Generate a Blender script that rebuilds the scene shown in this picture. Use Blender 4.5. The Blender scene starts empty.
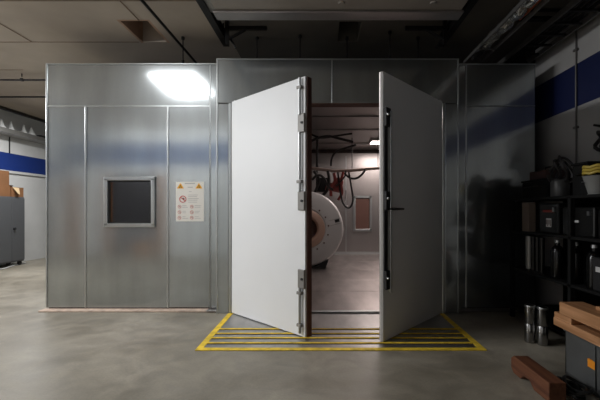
import bpy, bmesh, math, random
from mathutils import Vector, Matrix
random.seed(4)
SC = bpy.context.scene
COL = SC.collection
H, F, CX, CY = 1.2, 381.0, 322.0, 209.5      # camera height, focal length and principal point (pixels)

def X(px, d): return (px - CX) * d / F
def Z(py, d): return H + (CY - py) * d / F

# ------------------------------------------------------------------ materials
def mat(name, col, rough=.5, metal=0., noise=None, bump=None, spec=.5, coat=0., emit=None):
    """noise=(scale, amount, (sx,sy,sz)) varies the colour; bump=(scale, strength)"""
    m = bpy.data.materials.new(name); m.use_nodes = True
    nt = m.node_tree; N = nt.nodes; L = nt.links
    b = N['Principled BSDF']
    b.inputs['Base Color'].default_value = (*col, 1)
    b.inputs['Roughness'].default_value = rough
    b.inputs['Metallic'].default_value = metal
    b.inputs['Specular IOR Level'].default_value = spec
    b.inputs['Coat Weight'].default_value = coat
    if emit:
        b.inputs['Emission Color'].default_value = (*emit[0], 1)
        b.inputs['Emission Strength'].default_value = emit[1]
    tc = N.new('ShaderNodeTexCoord')
    if noise:
        sc, amt, ax = noise
        mp = N.new('ShaderNodeMapping'); mp.inputs['Scale'].default_value = ax
        L.new(tc.outputs['Object'], mp.inputs['Vector'])
        n = N.new('ShaderNodeTexNoise'); n.inputs['Scale'].default_value = sc; n.inputs['Detail'].default_value = 6
        L.new(mp.outputs['Vector'], n.inputs['Vector'])
        r = N.new('ShaderNodeMapRange')
        r.inputs['From Min'].default_value = .3; r.inputs['From Max'].default_value = .7
        r.inputs['To Min'].default_value = 1 - amt; r.inputs['To Max'].default_value = 1 + amt
        L.new(n.outputs['Fac'], r.inputs['Value'])
        mx = N.new('ShaderNodeMix'); mx.data_type = 'RGBA'; mx.blend_type = 'MULTIPLY'
        mx.inputs['Factor'].default_value = 1
        mx.inputs['A'].default_value = (*col, 1)
        L.new(r.outputs['Result'], mx.inputs['B'])
        L.new(mx.outputs['Result'], b.inputs['Base Color'])
    if bump:
        n2 = N.new('ShaderNodeTexNoise'); n2.inputs['Scale'].default_value = bump[0]; n2.inputs['Detail'].default_value = 4
        L.new(tc.outputs['Object'], n2.inputs['Vector'])
        bp = N.new('ShaderNodeBump'); bp.inputs['Strength'].default_value = bump[1]; bp.inputs['Distance'].default_value = .01
        L.new(n2.outputs['Fac'], bp.inputs['Height']); L.new(bp.outputs['Normal'], b.inputs['Normal'])
    return m

def striped_wall(name, z0, z1, white, blue, joints=None):
    m = mat(name, white, .55)
    nt = m.node_tree; N = nt.nodes; L = nt.links; b = N['Principled BSDF']
    tc = N.new('ShaderNodeTexCoord'); sp = N.new('ShaderNodeSeparateXYZ')
    L.new(tc.outputs['Object'], sp.inputs[0])
    a = N.new('ShaderNodeMath'); a.operation = 'GREATER_THAN'; a.inputs[1].default_value = z0
    c = N.new('ShaderNodeMath'); c.operation = 'LESS_THAN'; c.inputs[1].default_value = z1
    L.new(sp.outputs[2], a.inputs[0]); L.new(sp.outputs[2], c.inputs[0])
    mu = N.new('ShaderNodeMath'); mu.operation = 'MULTIPLY'
    L.new(a.outputs[0], mu.inputs[0]); L.new(c.outputs[0], mu.inputs[1])
    n = N.new('ShaderNodeTexNoise'); n.inputs['Scale'].default_value = 3
    L.new(tc.outputs['Object'], n.inputs['Vector'])
    r = N.new('ShaderNodeMapRange'); r.inputs['To Min'].default_value = .88; r.inputs['To Max'].default_value = 1.08
    L.new(n.outputs['Fac'], r.inputs['Value'])
    mw = N.new('ShaderNodeMix'); mw.data_type = 'RGBA'; mw.blend_type = 'MULTIPLY'; mw.inputs['Factor'].default_value = 1
    mw.inputs['A'].default_value = (*white, 1); L.new(r.outputs[0], mw.inputs['B'])
    mx = N.new('ShaderNodeMix'); mx.data_type = 'RGBA'
    L.new(mu.outputs[0], mx.inputs['Factor']); L.new(mw.outputs['Result'], mx.inputs['A'])
    mx.inputs['B'].default_value = (*blue, 1)
    L.new(mx.outputs['Result'], b.inputs['Base Color'])
    return m

def concrete_floor():
    m = mat('polished_concrete', (.25, .22, .175), .42)
    nt = m.node_tree; N = nt.nodes; L = nt.links; b = N['Principled BSDF']
    tc = N.new('ShaderNodeTexCoord')
    def noise(sc, det, dist=0):
        n = N.new('ShaderNodeTexNoise'); n.inputs['Scale'].default_value = sc
        n.inputs['Detail'].default_value = det; n.inputs['Distortion'].default_value = dist
        L.new(tc.outputs['Object'], n.inputs['Vector']); return n
    n1 = noise(.9, 8, .6); n2 = noise(4, 9, 1.2); n3 = noise(60, 3)
    rp = N.new('ShaderNodeValToRGB')
    rp.color_ramp.elements[0].position = .3; rp.color_ramp.elements[0].color = (.175, .152, .112, 1)
    rp.color_ramp.elements[1].position = .72; rp.color_ramp.elements[1].color = (.36, .325, .265, 1)
    L.new(n1.outputs['Fac'], rp.inputs['Fac'])
    def mul(a, n, lo, hi):
        r = N.new('ShaderNodeMapRange'); r.inputs['From Min'].default_value = .3; r.inputs['From Max'].default_value = .7
        r.inputs['To Min'].default_value = lo; r.inputs['To Max'].default_value = hi
        L.new(n.outputs['Fac'], r.inputs['Value'])
        x = N.new('ShaderNodeMix'); x.data_type = 'RGBA'; x.blend_type = 'MULTIPLY'; x.inputs['Factor'].default_value = 1
        L.new(a, x.inputs['A']); L.new(r.outputs[0], x.inputs['B']); return x.outputs['Result']
    c = mul(rp.outputs['Color'], n2, .80, 1.18); c = mul(c, n3, .93, 1.07)
    L.new(c, b.inputs['Base Color'])
    r = N.new('ShaderNodeMapRange'); r.inputs['To Min'].default_value = .3; r.inputs['To Max'].default_value = .6
    L.new(n2.outputs['Fac'], r.inputs['Value']); L.new(r.outputs[0], b.inputs['Roughness'])
    return m

def galvanized(name, col, rough, streak=.05, haze=.5, wide=.42):
    """zinc sheet: a fairly sharp reflection with a broad haze around it"""
    m = mat(name, col, rough, 1.0)
    nt = m.node_tree; N = nt.nodes; L = nt.links; b = N['Principled BSDF']
    tc = N.new('ShaderNodeTexCoord')
    v = N.new('ShaderNodeTexVoronoi'); v.inputs['Scale'].default_value = 55
    L.new(tc.outputs['Object'], v.inputs['Vector'])
    n = N.new('ShaderNodeTexNoise'); n.inputs['Scale'].default_value = 1.6; n.inputs['Detail'].default_value = 5
    mp = N.new('ShaderNodeMapping'); mp.inputs['Scale'].default_value = (3.5, 1, .6)
    L.new(tc.outputs['Object'], mp.inputs['Vector']); L.new(mp.outputs[0], n.inputs['Vector'])
    sep = N.new('ShaderNodeSeparateColor'); L.new(v.outputs['Color'], sep.inputs[0])
    r1 = N.new('ShaderNodeMapRange'); r1.inputs['To Min'].default_value = .985; r1.inputs['To Max'].default_value = 1.015
    L.new(sep.outputs[0], r1.inputs['Value'])
    r2 = N.new('ShaderNodeMapRange'); r2.inputs['From Min'].default_value = .3; r2.inputs['From Max'].default_value = .7
    r2.inputs['To Min'].default_value = 1 - streak; r2.inputs['To Max'].default_value = 1 + streak
    L.new(n.outputs['Fac'], r2.inputs['Value'])
    mu = N.new('ShaderNodeMath'); mu.operation = 'MULTIPLY'; L.new(r1.outputs[0], mu.inputs[0]); L.new(r2.outputs[0], mu.inputs[1])
    mx = N.new('ShaderNodeMix'); mx.data_type = 'RGBA'; mx.blend_type = 'MULTIPLY'; mx.inputs['Factor'].default_value = 1
    mx.inputs['A'].default_value = (*col, 1); L.new(mu.outputs[0], mx.inputs['B'])
    L.new(mx.outputs['Result'], b.inputs['Base Color'])
    b2 = N.new('ShaderNodeBsdfPrincipled'); b2.inputs['Metallic'].default_value = 1; b2.inputs['Roughness'].default_value = wide
    L.new(mx.outputs['Result'], b2.inputs['Base Color'])
    ms = N.new('ShaderNodeMixShader'); ms.inputs[0].default_value = haze
    L.new(b.outputs[0], ms.inputs[1]); L.new(b2.outputs[0], ms.inputs[2])
    L.new(ms.outputs[0], N['Material Output'].inputs['Surface'])
    return m

def wood(name, c1, c2, axis='Y', sc=6.):
    m = mat(name, c1, .65)
    nt = m.node_tree; N = nt.nodes; L = nt.links; b = N['Principled BSDF']
    tc = N.new('ShaderNodeTexCoord'); mp = N.new('ShaderNodeMapping')
    s = {'X': (.6, 9, 9), 'Y': (9, .6, 9), 'Z': (9, 9, .6)}[axis]; mp.inputs['Scale'].default_value = s
    L.new(tc.outputs['Object'], mp.inputs['Vector'])
    n = N.new('ShaderNodeTexNoise'); n.inputs['Scale'].default_value = sc; n.inputs['Detail'].default_value = 6; n.inputs['Distortion'].default_value = .5
    L.new(mp.outputs[0], n.inputs['Vector'])
    rp = N.new('ShaderNodeValToRGB')
    rp.color_ramp.elements[0].position = .32; rp.color_ramp.elements[0].color = (*c1, 1)
    rp.color_ramp.elements[1].position = .68; rp.color_ramp.elements[1].color = (*c2, 1)
    L.new(n.outputs['Fac'], rp.inputs['Fac']); L.new(rp.outputs[0], b.inputs['Base Color'])
    return m

M = {}
M['floor'] = concrete_floor()
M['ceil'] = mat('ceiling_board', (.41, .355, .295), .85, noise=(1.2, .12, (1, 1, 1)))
M['ceil_dark'] = mat('shaded_ceiling_board', (.15, .135, .115), .9, noise=(1.2, .2, (1, 1, 1)))  # ceiling colour darkened to stand for the shade on the right
M['joint'] = mat('ceiling_joint_tape', (.13, .085, .055), .9, noise=(4, .5, (1, 1, 1)))
M['shaft'] = mat('raw_brown_shaft_board', (.42, .28, .20), .9, noise=(3, .2, (1, 1, 1)))
M['galv'] = galvanized('galvanized_steel_sheet', (.49, .525, .535), .13, .10, .28, .42)
M['galv_edge'] = galvanized('bright_galvanized_edge', (.56, .585, .585), .30, .05, .2)
M['galv_in'] = galvanized('dull_booth_lining', (.40, .375, .365), .30)
M['deck'] = galvanized('worn_booth_floor_plate', (.42, .385, .37), .34, .2)
M['door'] = mat('white_door_coating', (.80, .81, .82), .45, spec=.35, noise=(1.5, .02, (1, 1, 1)))
M['seal'] = mat('reddish_brown_seal', (.085, .032, .022), .7, noise=(6, .3, (1, 1, .2)))
M['steel'] = mat('satin_steel', (.45, .46, .46), .35, 1.)
M['box_metal'] = mat('lock_box_grey', (.22, .21, .195), .5, .2)
M['edge_grey'] = mat('grey_door_edge', (.34, .33, .31), .5)
M['black'] = mat('black_rubber', (.012, .012, .013), .6)
M['black_gloss'] = mat('black_plastic', (.006, .006, .006), .35, spec=.35)
M['iron'] = mat('blackened_steel', (.018, .017, .017), .5, .6)
M['rack'] = mat('matt_black_rack', (.006, .006, .006), .8, spec=.2)
M['duct'] = mat('duct_grey_paint', (.30, .275, .245), .6, noise=(3, .08, (1, 1, 1)))
M['yellow'] = mat('worn_yellow_paint', (.84, .58, .04), .6, noise=(14, .28, (1, 1, 1)), bump=(60, .2))
M['plate'] = galvanized('scuffed_ramp_plate', (.43, .42, .41), .42, .2)
M['gap'] = mat('dark_slot', (.03, .02, .017), .8)
M['curb'] = mat('pinkish_sill_mortar', (.55, .42, .34), .8, noise=(14, .25, (1, 1, 1)))
M['paper'] = mat('sign_white', (.83, .80, .74), .5)
M['sign_yellow'] = mat('sign_amber', (.90, .45, .02), .5)
M['sign_red'] = mat('sign_red', (.55, .05, .05), .5)
M['sign_grey'] = mat('sign_grey_ink', (.42, .41, .40), .6)
M['sign_dark'] = mat('sign_dark_ink', (.08, .05, .04), .6)
M['white'] = mat('white_enamel', (.62, .61, .60), .4, noise=(3, .05, (1, 1, 1)))
M['copper'] = mat('warm_copper_ring', (.60, .40, .31), .45, .2)
M['carrier'] = mat('dusty_pink_trough', (.34, .26, .22), .5)
M['copper_dark'] = mat('dark_bore', (.17, .12, .11), .5, .3)
M['red'] = mat('red_paint', (.19, .028, .022), .5)
M['cab'] = mat('grey_cabinet_paint', (.095, .097, .102), .45)
M['card'] = mat('brown_cardboard', (.21, .093, .036), .8, noise=(4, .12, (1, 1, 1)))
M['card_pale'] = mat('pale_cardboard_liner', (.62, .45, .26), .8)
M['plank'] = wood('pale_pine_board', (.34, .155, .062), (.54, .28, .135), 'Y', 4)
M['beamwood'] = wood('reddish_timber', (.085, .026, .011), (.17, .062, .026), 'Y', 4)
M['bin'] = mat('dark_grey_bin_plastic', (.085, .088, .088), .45, noise=(5, .2, (1, 1, 1)))
M['orange'] = mat('orange_sticker', (.85, .30, .02), .5)
M['yellow_cable'] = mat('yellow_cable_jacket', (.45, .33, .05), .5)
M['pail'] = mat('dull_white_pail', (.22, .22, .21), .5)
M['dusk_grey'] = mat('dark_grey_canister', (.05, .05, .05), .4)
M['tan'] = mat('dusty_tan_board', (.16, .12, .095), .7)
M['foil'] = mat('crinkled_foil', (.92, .91, .89), .22, 1., bump=(28, 1.0))
M['conduit_grey'] = mat('dull_conduit', (.16, .155, .15), .5, .5)
M['ring_small'] = mat('faded_sign_red', (.62, .22, .18), .5)
M['smoked'] = mat('smoked_door_glass', (.10, .10, .11), .3)
M['tray'] = mat('zinc_cable_tray', (.34, .33, .31), .45, .7)
M['wrap'] = mat('translucent_white_wrap', (.62, .62, .60), .4, bump=(25, .8))
M['lamp'] = mat('lit_diffuser', (.9, .9, .9), .5, emit=((1, .86, .80), 9.))
M['hose'] = mat('black_hose', (.014, .012, .012), .45)
M['label'] = mat('grubby_white_label', (.55, .55, .54), .5)
M['door_brown'] = wood('brown_door_veneer', (.30, .13, .05), (.44, .21, .09), 'Z', 3)
g = mat('window_glass', (.9, .9, .9), .03); g.node_tree.nodes['Principled BSDF'].inputs['Transmission Weight'].default_value = 1.
g.node_tree.nodes['Principled BSDF'].inputs['IOR'].default_value = 2.1
M['glass'] = g

# ------------------------------------------------------------------ mesh helpers
class MB:
    def __init__(s): s.bm = bmesh.new()
    def box(s, x0, x1, y0, y1, z0, z1, R=None, at=None):
        g = bmesh.ops.create_cube(s.bm, size=1)['verts']
        for v in g:
            p = Vector(((x0 + x1) / 2 + v.co.x * (x1 - x0), (y0 + y1) / 2 + v.co.y * (y1 - y0), (z0 + z1) / 2 + v.co.z * (z1 - z0)))
            if R is not None: p = R @ p
            if at is not None: p = p + Vector(at)
            v.co = p
        return s
    def quad(s, *ps):
        s.bm.faces.new([s.bm.verts.new(p) for p in ps]); return s
    def prism(s, pts, axis, a0, a1):
        """extrude a 2-D outline along axis ('x','y','z')"""
        def P(u, v, a): return {'x': (a, u, v), 'y': (u, a, v), 'z': (u, v, a)}[axis]
        lo = [s.bm.verts.new(P(u, v, a0)) for u, v in pts]; hi = [s.bm.verts.new(P(u, v, a1)) for u, v in pts]
        s.bm.faces.new(lo); s.bm.faces.new(hi[::-1])
        n = len(pts)
        for i in range(n): s.bm.faces.new((lo[i], hi[i], hi[(i + 1) % n], lo[(i + 1) % n]))
        return s
    def cyl(s, p0, p1, r, n=16, r1=None):
        return s.tube([p0, p1], [r, r if r1 is None else r1], n)
    def tube(s, pts, r, n=10):
        pts = [Vector(p) for p in pts]
        rs = r if isinstance(r, (list, tuple)) else [r] * len(pts)
        rings = []; up = None
        for i, p in enumerate(pts):
            t = (pts[min(i + 1, len(pts) - 1)] - pts[max(i - 1, 0)]).normalized()
            if up is None:
                up = t.orthogonal().normalized()
            else:
                up = (up - t * up.dot(t)); up = up.normalized() if up.length > 1e-6 else t.orthogonal().normalized()
            w = t.cross(up)
            rings.append([s.bm.verts.new(p + (up * math.cos(k * 2 * math.pi / n) + w * math.sin(k * 2 * math.pi / n)) * rs[i]) for k in range(n)])
        for a, b in zip(rings, rings[1:]):
            for k in range(n): s.bm.faces.new((a[k], a[(k + 1) % n], b[(k + 1) % n], b[k]))
        s.bm.faces.new(rings[0][::-1]); s.bm.faces.new(rings[-1]); return s
    def lathe(s, prof, c, axis='z', n=48, closed=False):
        """prof: (radius, height) pairs, revolved about an axis through c"""
        c = Vector(c); rings = []
        for r, h in prof:
            ring = []
            for k in range(n):
                a = 2 * math.pi * k / n; u, w = r * math.cos(a), r * math.sin(a)
                ring.append(s.bm.verts.new(c + Vector({'z': (u, w, h), 'y': (u, h, w), 'x': (h, u, w)}[axis])))
            rings.append(ring)
        pr = list(zip(rings, rings[1:]))
        if closed: pr.append((rings[-1], rings[0]))
        for a, b in pr:
            for k in range(n): s.bm.faces.new((a[k], a[(k + 1) % n], b[(k + 1) % n], b[k]))
        if not closed:
            if prof[0][0] > 1e-5: s.bm.faces.new(rings[0][::-1])
            if prof[-1][0] > 1e-5: s.bm.faces.new(rings[-1])
        return s
    def build(s, name, m, parent=None, smooth=False, bevel=0., kind=None, label=None):
        bmesh.ops.remove_doubles(s.bm, verts=s.bm.verts, dist=1e-6)
        bmesh.ops.recalc_face_normals(s.bm, faces=s.bm.faces)
        me = bpy.data.meshes.new(name); s.bm.to_mesh(me); s.bm.free()
        me.materials.append(M[m] if isinstance(m, str) else m)
        o = bpy.data.objects.new(name, me); COL.objects.link(o)
        if smooth:
            me.polygons.foreach_set('use_smooth', [True] * len(me.polygons))
            me.set_sharp_from_angle(angle=math.radians(38))
        if bevel:
            b = o.modifiers.new('edge', 'BEVEL'); b.width = bevel; b.segments = 2; b.limit_method = 'ANGLE'; b.angle_limit = math.radians(40)
        if parent is not None:
            o.parent = parent; o.matrix_parent_inverse = root_inv(parent)
        if kind: o['kind'] = kind
        if label: o['label'] = label
        return o

WORLD = {}
def root_inv(p):
    """inverse of the parent's world matrix (parents are placed by location / rotation only)"""
    m = Matrix.Identity(4); q = p
    chain = []
    while q is not None: chain.append(q); q = q.parent
    for q in reversed(chain):
        m = m @ q.matrix_parent_inverse @ (Matrix.Translation(q.location) @ q.rotation_euler.to_matrix().to_4x4())
    return m.inverted()

def tag(o, label, cat, group=None):
    o['label'] = label; o['category'] = cat
    if group: o['group'] = group
    return o
def thing(name, label, cat, loc, group=None):
    o = bpy.data.objects.new(name, None); COL.objects.link(o); o.location = loc; o.empty_display_size = .1
    return tag(o, label, cat, group)
def copy_thing(src, loc, label=None, rotz=None):
    c = src.copy(); COL.objects.link(c); c.location = loc
    if rotz is not None: c.rotation_euler.z = rotz
    if label: c['label'] = label
    for ch in [o for o in COL.objects if o.parent == src]:
        d = ch.copy(); COL.objects.link(d); d.parent = c; d.matrix_parent_inverse = ch.matrix_parent_inverse.copy()
        for g2 in [o for o in COL.objects if o.parent == ch]:
            e = g2.copy(); COL.objects.link(e); e.parent = d; e.matrix_parent_inverse = g2.matrix_parent_inverse.copy()
    return c
def bez(p0, p1, p2, p3, n=14):
    p0, p1, p2, p3 = map(Vector, (p0, p1, p2, p3)); out = []
    for i in range(n + 1):
        t = i / n; u = 1 - t
        out.append(p0 * u**3 + p1 * 3 * u * u * t + p2 * 3 * u * t * t + p3 * t**3)
    return out

# ------------------------------------------------------------------ room shell
XL, XR, YB, YF, ZC = -6.9, 2.8, -1.0, 13.2, 3.35
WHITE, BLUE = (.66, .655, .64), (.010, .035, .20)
MB().box(XL - .2, XR + .2, YB - .2, YF + .2, -.2, 0).build('floor', 'floor', kind='structure')
MB().box(XL - .2, XL, YB - .2, YF + .2, 0, ZC + .7).build('wall_left', striped_wall('left_wall_paint', 2.06, 2.445, WHITE, BLUE), kind='structure')
MB().box(XR, XR + .2, YB - .2, YF + .2, 0, ZC + .7).build('wall_right', striped_wall('shaded_right_wall_paint', 2.33, 2.80, (.40, .39, .38), (.004, .010, .065)), kind='structure')  # white and stripe blue darkened, this side's shade is in the colour
MB().box(-.2, XR, YB - .2, YB, 0, ZC + .7).build('wall_rear', mat('dark_rear_wall', (.08, .08, .08), .8), kind='structure')  # unseen stretch of wall made dark to cut bounce light on the right
MB().box(XL, -.2, YB - .2, YB, 0, ZC + .7).build('wall_rear', striped_wall('rear_wall_paint', 2.36, 2.98, WHITE, (.012, .055, .17)), kind='structure')
MB().box(XL, XR, YF, YF + .2, 0, ZC + .7).build('wall_back', striped_wall('back_wall_paint', 2.06, 2.445, WHITE, BLUE), kind='structure')
# ceiling boards with two open shafts (left_shaft, right_shaft) cut into them
XD = -1.15                                              # pale boards left of here, colour darkened as shade right of here
def slab_with_hole(x0, x1, hx0, hx1, hy0, hy1):
    m = MB()
    m.box(x0, x1, YB - .2, hy0, ZC, ZC + .12); m.box(x0, x1, hy1, YF + .2, ZC, ZC + .12)
    m.box(x0, hx0, hy0, hy1, ZC, ZC + .12); m.box(hx1, x1, hy0, hy1, ZC, ZC + .12); return m
def shaft(hx0, hx1, hy0, hy1, far, near='shaft'):
    t = .03; a, b = ZC, ZC + .34
    m = MB()
    m.box(hx0 - t, hx0, hy0 - t, hy1 + t, a, b).box(hx1, hx1 + t, hy0 - t, hy1 + t, a, b).box(hx0, hx1, hy0 - t, hy0, a, b)
    m.box(hx0 - t, hx1 + t, hy0 - t, hy1 + t, b, b + t)
    o = m.build('trim_1', near, kind='structure')
    MB().box(hx0, hx1, hy1, hy1 + t, a, b).build('trim_board', far, o, kind='structure')
hA = (-2.30, -1.99, 4.345, 4.89); hB = (.20, .455, 4.36, 4.89)
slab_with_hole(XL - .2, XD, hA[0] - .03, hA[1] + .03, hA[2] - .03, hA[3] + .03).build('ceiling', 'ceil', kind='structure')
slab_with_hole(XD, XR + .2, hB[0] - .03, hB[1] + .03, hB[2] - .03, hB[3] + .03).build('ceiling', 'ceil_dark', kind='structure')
shaft(*hA, 'ceil')
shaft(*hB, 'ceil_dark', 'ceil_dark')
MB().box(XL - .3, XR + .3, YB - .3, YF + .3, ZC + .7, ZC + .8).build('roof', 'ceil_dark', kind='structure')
j = MB(); zj = ZC - .004
j.box(XL, XD - .02, 3.913, 3.925, zj, ZC + .001).box(XL, -2.35, 4.884, 4.893, zj, ZC + .001).box(-6.5, -4.6, 5.86, 5.866, zj, ZC + .001)
for x, y0, y1 in ((-3.72, 4.35, 4.88), (-2.08, 3.93, 4.33)): j.box(x - .006, x + .006, y0, y1, zj, ZC + .001)
j.build('trim_3', 'joint', kind='structure')
# brown doors and conduit on the wall behind the camera (seen only in reflections), thin line under the left stripe
x0, x1 = -5.75, -4.15
d = MB().box(x0, x1, YB, YB + .02, 0, 2.1).build('door_1', 'smoked', kind='structure')
for a, b in ((x0, x0 + .20), (x1 - .20, x1)): MB().box(a, b, YB, YB + .06, 0, 2.15).build('door_frame', 'door_brown', d, kind='structure')
MB().box(x0 + .20, x1 - .20, YB, YB + .06, 2.02, 2.15).build('door_frame', 'iron', d, kind='structure')
MB().box(x0 + .75, x1 - .35, YB, YB + .05, 0, .35).build('kick_board', 'door_brown', d, kind='structure')
MB().cyl((x1 - .3, YB + .05, .9), (x1 - .3, YB + .05, 1.3), .014).build('door_handle', 'steel', d, kind='structure')
MB().box(-6.75, -6.4, YB, YB + .05, 0, 2.0).build('trim_6', 'door_brown', kind='structure')
MB().box(XL, XL + .02, 3, YF, 1.985, 2.005).build('trim_4', 'tray', kind='structure')
MB().box(2.57, XR - .001, 5.0, 13.1, 0, ZC - .02).build('trim_5', 'iron', kind='structure')   # dark box standing for the shaded gap between booth and wall

# ------------------------------------------------------------------ metal booth
D0, D1 = 4.40, 4.55            # front of the door section / front of the two side sections
TOP = 2.93; ZH = 2.43          # top of the booth / underside of the header
booth = thing('metal_booth', 'large galvanized steel booth with a tall open double door and square window', 'booth', (.17, D0, 0))
def panel(px0, px1, z0, z1, d, name='wall_panel', m='galv', t=.05, bev=.006):
    return MB().box(X(px0, d), X(px1, d), d, d + t, z0, z1).build(name, m, booth, bevel=bev)
ZS = Z(106, D1)
wx0, wx1, wz0, wz1 = X(106.5, D1), X(154, D1), Z(225.5, D1), Z(178.5, D1)
# left section: fascia and three panels, the middle one with the window opening
panel(47, 209.6, ZS + .004, TOP, D1, 'fascia_panel')
panel(47, 85.3, .03, ZS - .004, D1)
m = MB(); a, b = X(86.3, D1), X(167.6, D1)
m.box(a, wx0, D1, D1 + .05, .03, ZS - .004).box(wx1, b, D1, D1 + .05, .03, ZS - .004)
m.box(wx0, wx1, D1, D1 + .05, .03, wz0).box(wx0, wx1, D1, D1 + .05, wz1, ZS - .004)
m.build('wall_panel', 'galv', booth)
panel(168.6, 209.6, .03, ZS - .004, D1)
panel(210.6, 221, .03, TOP, D1, 'corner_post')
for px in (85.8, 168.1):
    MB().box(X(px - .75, D1), X(px + .75, D1), D1 - .008, D1, .03, ZS - .004).build('seam_strip', 'galv_edge', booth, bevel=.002)
MB().box(X(47, D1), X(209.6, D1), D1 - .007, D1, ZS - .010, ZS + .006).build('seam_strip', 'galv_edge', booth, bevel=.002)
MB().box(X(209.7, D1), X(210.7, D1), D1 - .007, D1, .03, TOP).build('seam_strip', 'galv_edge', booth, bevel=.002)
MB().box(X(46.2, D1), X(47.6, D1), D1 - .010, D1 + .05, .03, TOP + .01).build('edge_profile', 'galv_edge', booth, bevel=.003)
MB().box(X(46.2, D1), X(218, D1), D1 - .010, D1 + .05, TOP, TOP + .014).build('edge_profile', 'galv_edge', booth, bevel=.003)
MB().box(X(48, D1), X(217, D1), D1 + .012, D1 + .05, 0, .03).build('base_channel', 'gap', booth)
MB().box(X(41, 4.5), X(216, 4.5), 4.45, D1 + .012, 0, .016).build('sill_strip', 'curb', booth, bevel=.004)
# window
t = .045
wf = MB()
wf.box(wx0 - .02, wx1 + .02, D1 - .03, D1 + .01, wz1 - t + .02, wz1 + .02).box(wx0 - .02, wx1 + .02, D1 - .03, D1 + .01, wz0 - .02, wz0 + t - .02)
wf.box(wx0 - .02, wx0 + t - .02, D1 - .03, D1 + .01, wz0, wz1).box(wx1 - t + .02, wx1 + .02, D1 - .03, D1 + .01, wz0, wz1)
wf = wf.build('window_frame', 'galv_edge', booth, bevel=.006)
MB().box(wx0 + .02, wx1 - .02, D1 + .002, D1 + .010, wz0 + .02, wz1 - .02).build('window_pane', 'glass', wf)
gk = MB(); q = .022
gk.box(wx0 + .02, wx1 - .02, D1 - .012, D1, wz1 - .02 - q, wz1 - .02).box(wx0 + .02, wx1 - .02, D1 - .012, D1, wz0 + .02, wz0 + .02 + q)
gk.box(wx0 + .02, wx0 + .02 + q, D1 - .012, D1, wz0 + .02, wz1 - .02).box(wx1 - .02 - q, wx1 - .02, D1 - .012, D1, wz0 + .02, wz1 - .02)
gk.build('window_gasket', 'black', wf)
# door section
xa, xm, xb = X(217.5, D0), X(332, D0), X(458, D0)
oa, ob = X(232, D0), X(442, D0)              # clear opening
MB().box(xa, xm - .002, D0, D0 + .15, ZH, TOP).build('fascia_panel', 'galv', booth, bevel=.006)
MB().box(xm + .002, xb, D0, D0 + .15, ZH, TOP).build('fascia_panel', 'galv', booth, bevel=.006)
MB().box(xm - .005, xm + .005, D0 - .005, D0, ZH, TOP).build('seam_strip', 'galv_edge', booth, bevel=.002)
MB().box(xa, X(228.6, D0), D0, D0 + .15, 0, ZH - .005).build('door_post', 'galv', booth, bevel=.006)
MB().box(X(445.4, D0), xb, D0, D0 + .15, 0, ZH - .005).build('door_post', 'galv', booth, bevel=.006)
for a, b in ((228.8, 231.6), (442.4, 445.2)):
    MB().box(X(a, D0), X(b, D0), D0 - .012, D0 + .15, 0, ZH - .004).build('door_jamb', 'galv_edge', booth, bevel=.004)
MB().box(oa - .003, ob + .003, D0 + .01, D0 + .14, ZH - .012, ZH).build('header_seal', 'seal', booth)
MB().box(xa - .012, xa + .006, D0 - .008, D0 + .15, 0, TOP + .01).build('edge_profile', 'galv_edge', booth, bevel=.003)
MB().box(xa - .012, xb + .012, D0 - .008, D0 + .15, TOP, TOP + .014).build('edge_profile', 'galv_edge', booth, bevel=.003)
MB().box(xb - .006, xb + .010, D0 - .006, D0 + .15, 0, TOP + .01).build('edge_profile', 'galv_edge', booth, bevel=.003)
# right section
panel(452, 465.6, .0, TOP, D1, 'corner_post')
panel(466.6, 535, ZS + .004, TOP, D1, 'fascia_panel')
panel(466.6, 535, .03, ZS - .004, D1)
MB().box(X(465.6, D1), X(466.8, D1), D1 - .007, D1, .03, TOP).build('seam_strip', 'galv_edge', booth, bevel=.002)
MB().box(X(466.8, D1), X(535, D1), D1 - .006, D1, ZS - .006, ZS + .006).build('seam_strip', 'galv_edge', booth, bevel=.002)
MB().box(X(452, D1), X(535.5, D1), D1 - .008, D1 + .05, TOP, TOP + .012).build('edge_profile', 'galv_edge', booth, bevel=.003)
MB().box(X(462, D1), X(535, D1), D1 + .012, D1 + .05, 0, .03).build('base_channel', 'gap', booth)
# shell and lining
XLb, XRb, DB = X(47, D1), X(535, D1), 10.05
MB().box(XLb, XRb, D1 + .05, DB + .06, TOP - .04, TOP).build('roof_panel', 'galv', booth)
MB().box(XLb, XLb + .05, D1 + .05, DB + .06, 0, TOP - .04).build('side_wall', 'galv', booth)
MB().box(XRb - .05, XRb, D1 + .05, DB + .06, 0, TOP - .04).build('side_wall', 'galv', booth)
IX0, IX1, ZF, ZI = -1.35, 2.40, .022, 2.76
MB().box(IX0 - .05, IX0, D1 + .06, DB, ZF, ZI).build('partition', 'galv_in', booth)
rear = MB().box(IX0, IX1 + .09, DB - .05, DB, ZF, ZI).box(XLb + .05, IX0 - .05, DB - .05, DB, 0, ZI).build('rear_wall', 'galv_in', booth)
MB().box(IX1, IX1 + .05, D1 + .06, DB - .05, ZF, ZI).build('lining_wall', 'galv_in', booth)
MB().box(IX0, IX1, D0 + .16, DB - .05, ZI, ZI + .04).build('lining_ceiling', 'galv_in', booth)
for y in (5.6, 6.35, 7.4, 8.9):
    MB().box(IX0, IX1, y, y + .025, ZI - .02, ZI).build('ceiling_rib', 'galv_in', booth)
MB().box(IX0, IX1, DB - .11, DB - .05, 2.68, ZI).build('cove_profile', 'gap', booth)
fl = MB()
ys = [D0 + .02, 5.5, 6.37, 7.42, 8.6, DB - .05]
for y0, y1 in zip(ys, ys[1:]):
    fl.box(IX0, IX1, y0 + .009, y1 - .009, .012, ZF)
fl.build('floor_deck', 'deck', booth, bevel=.003)
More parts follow.
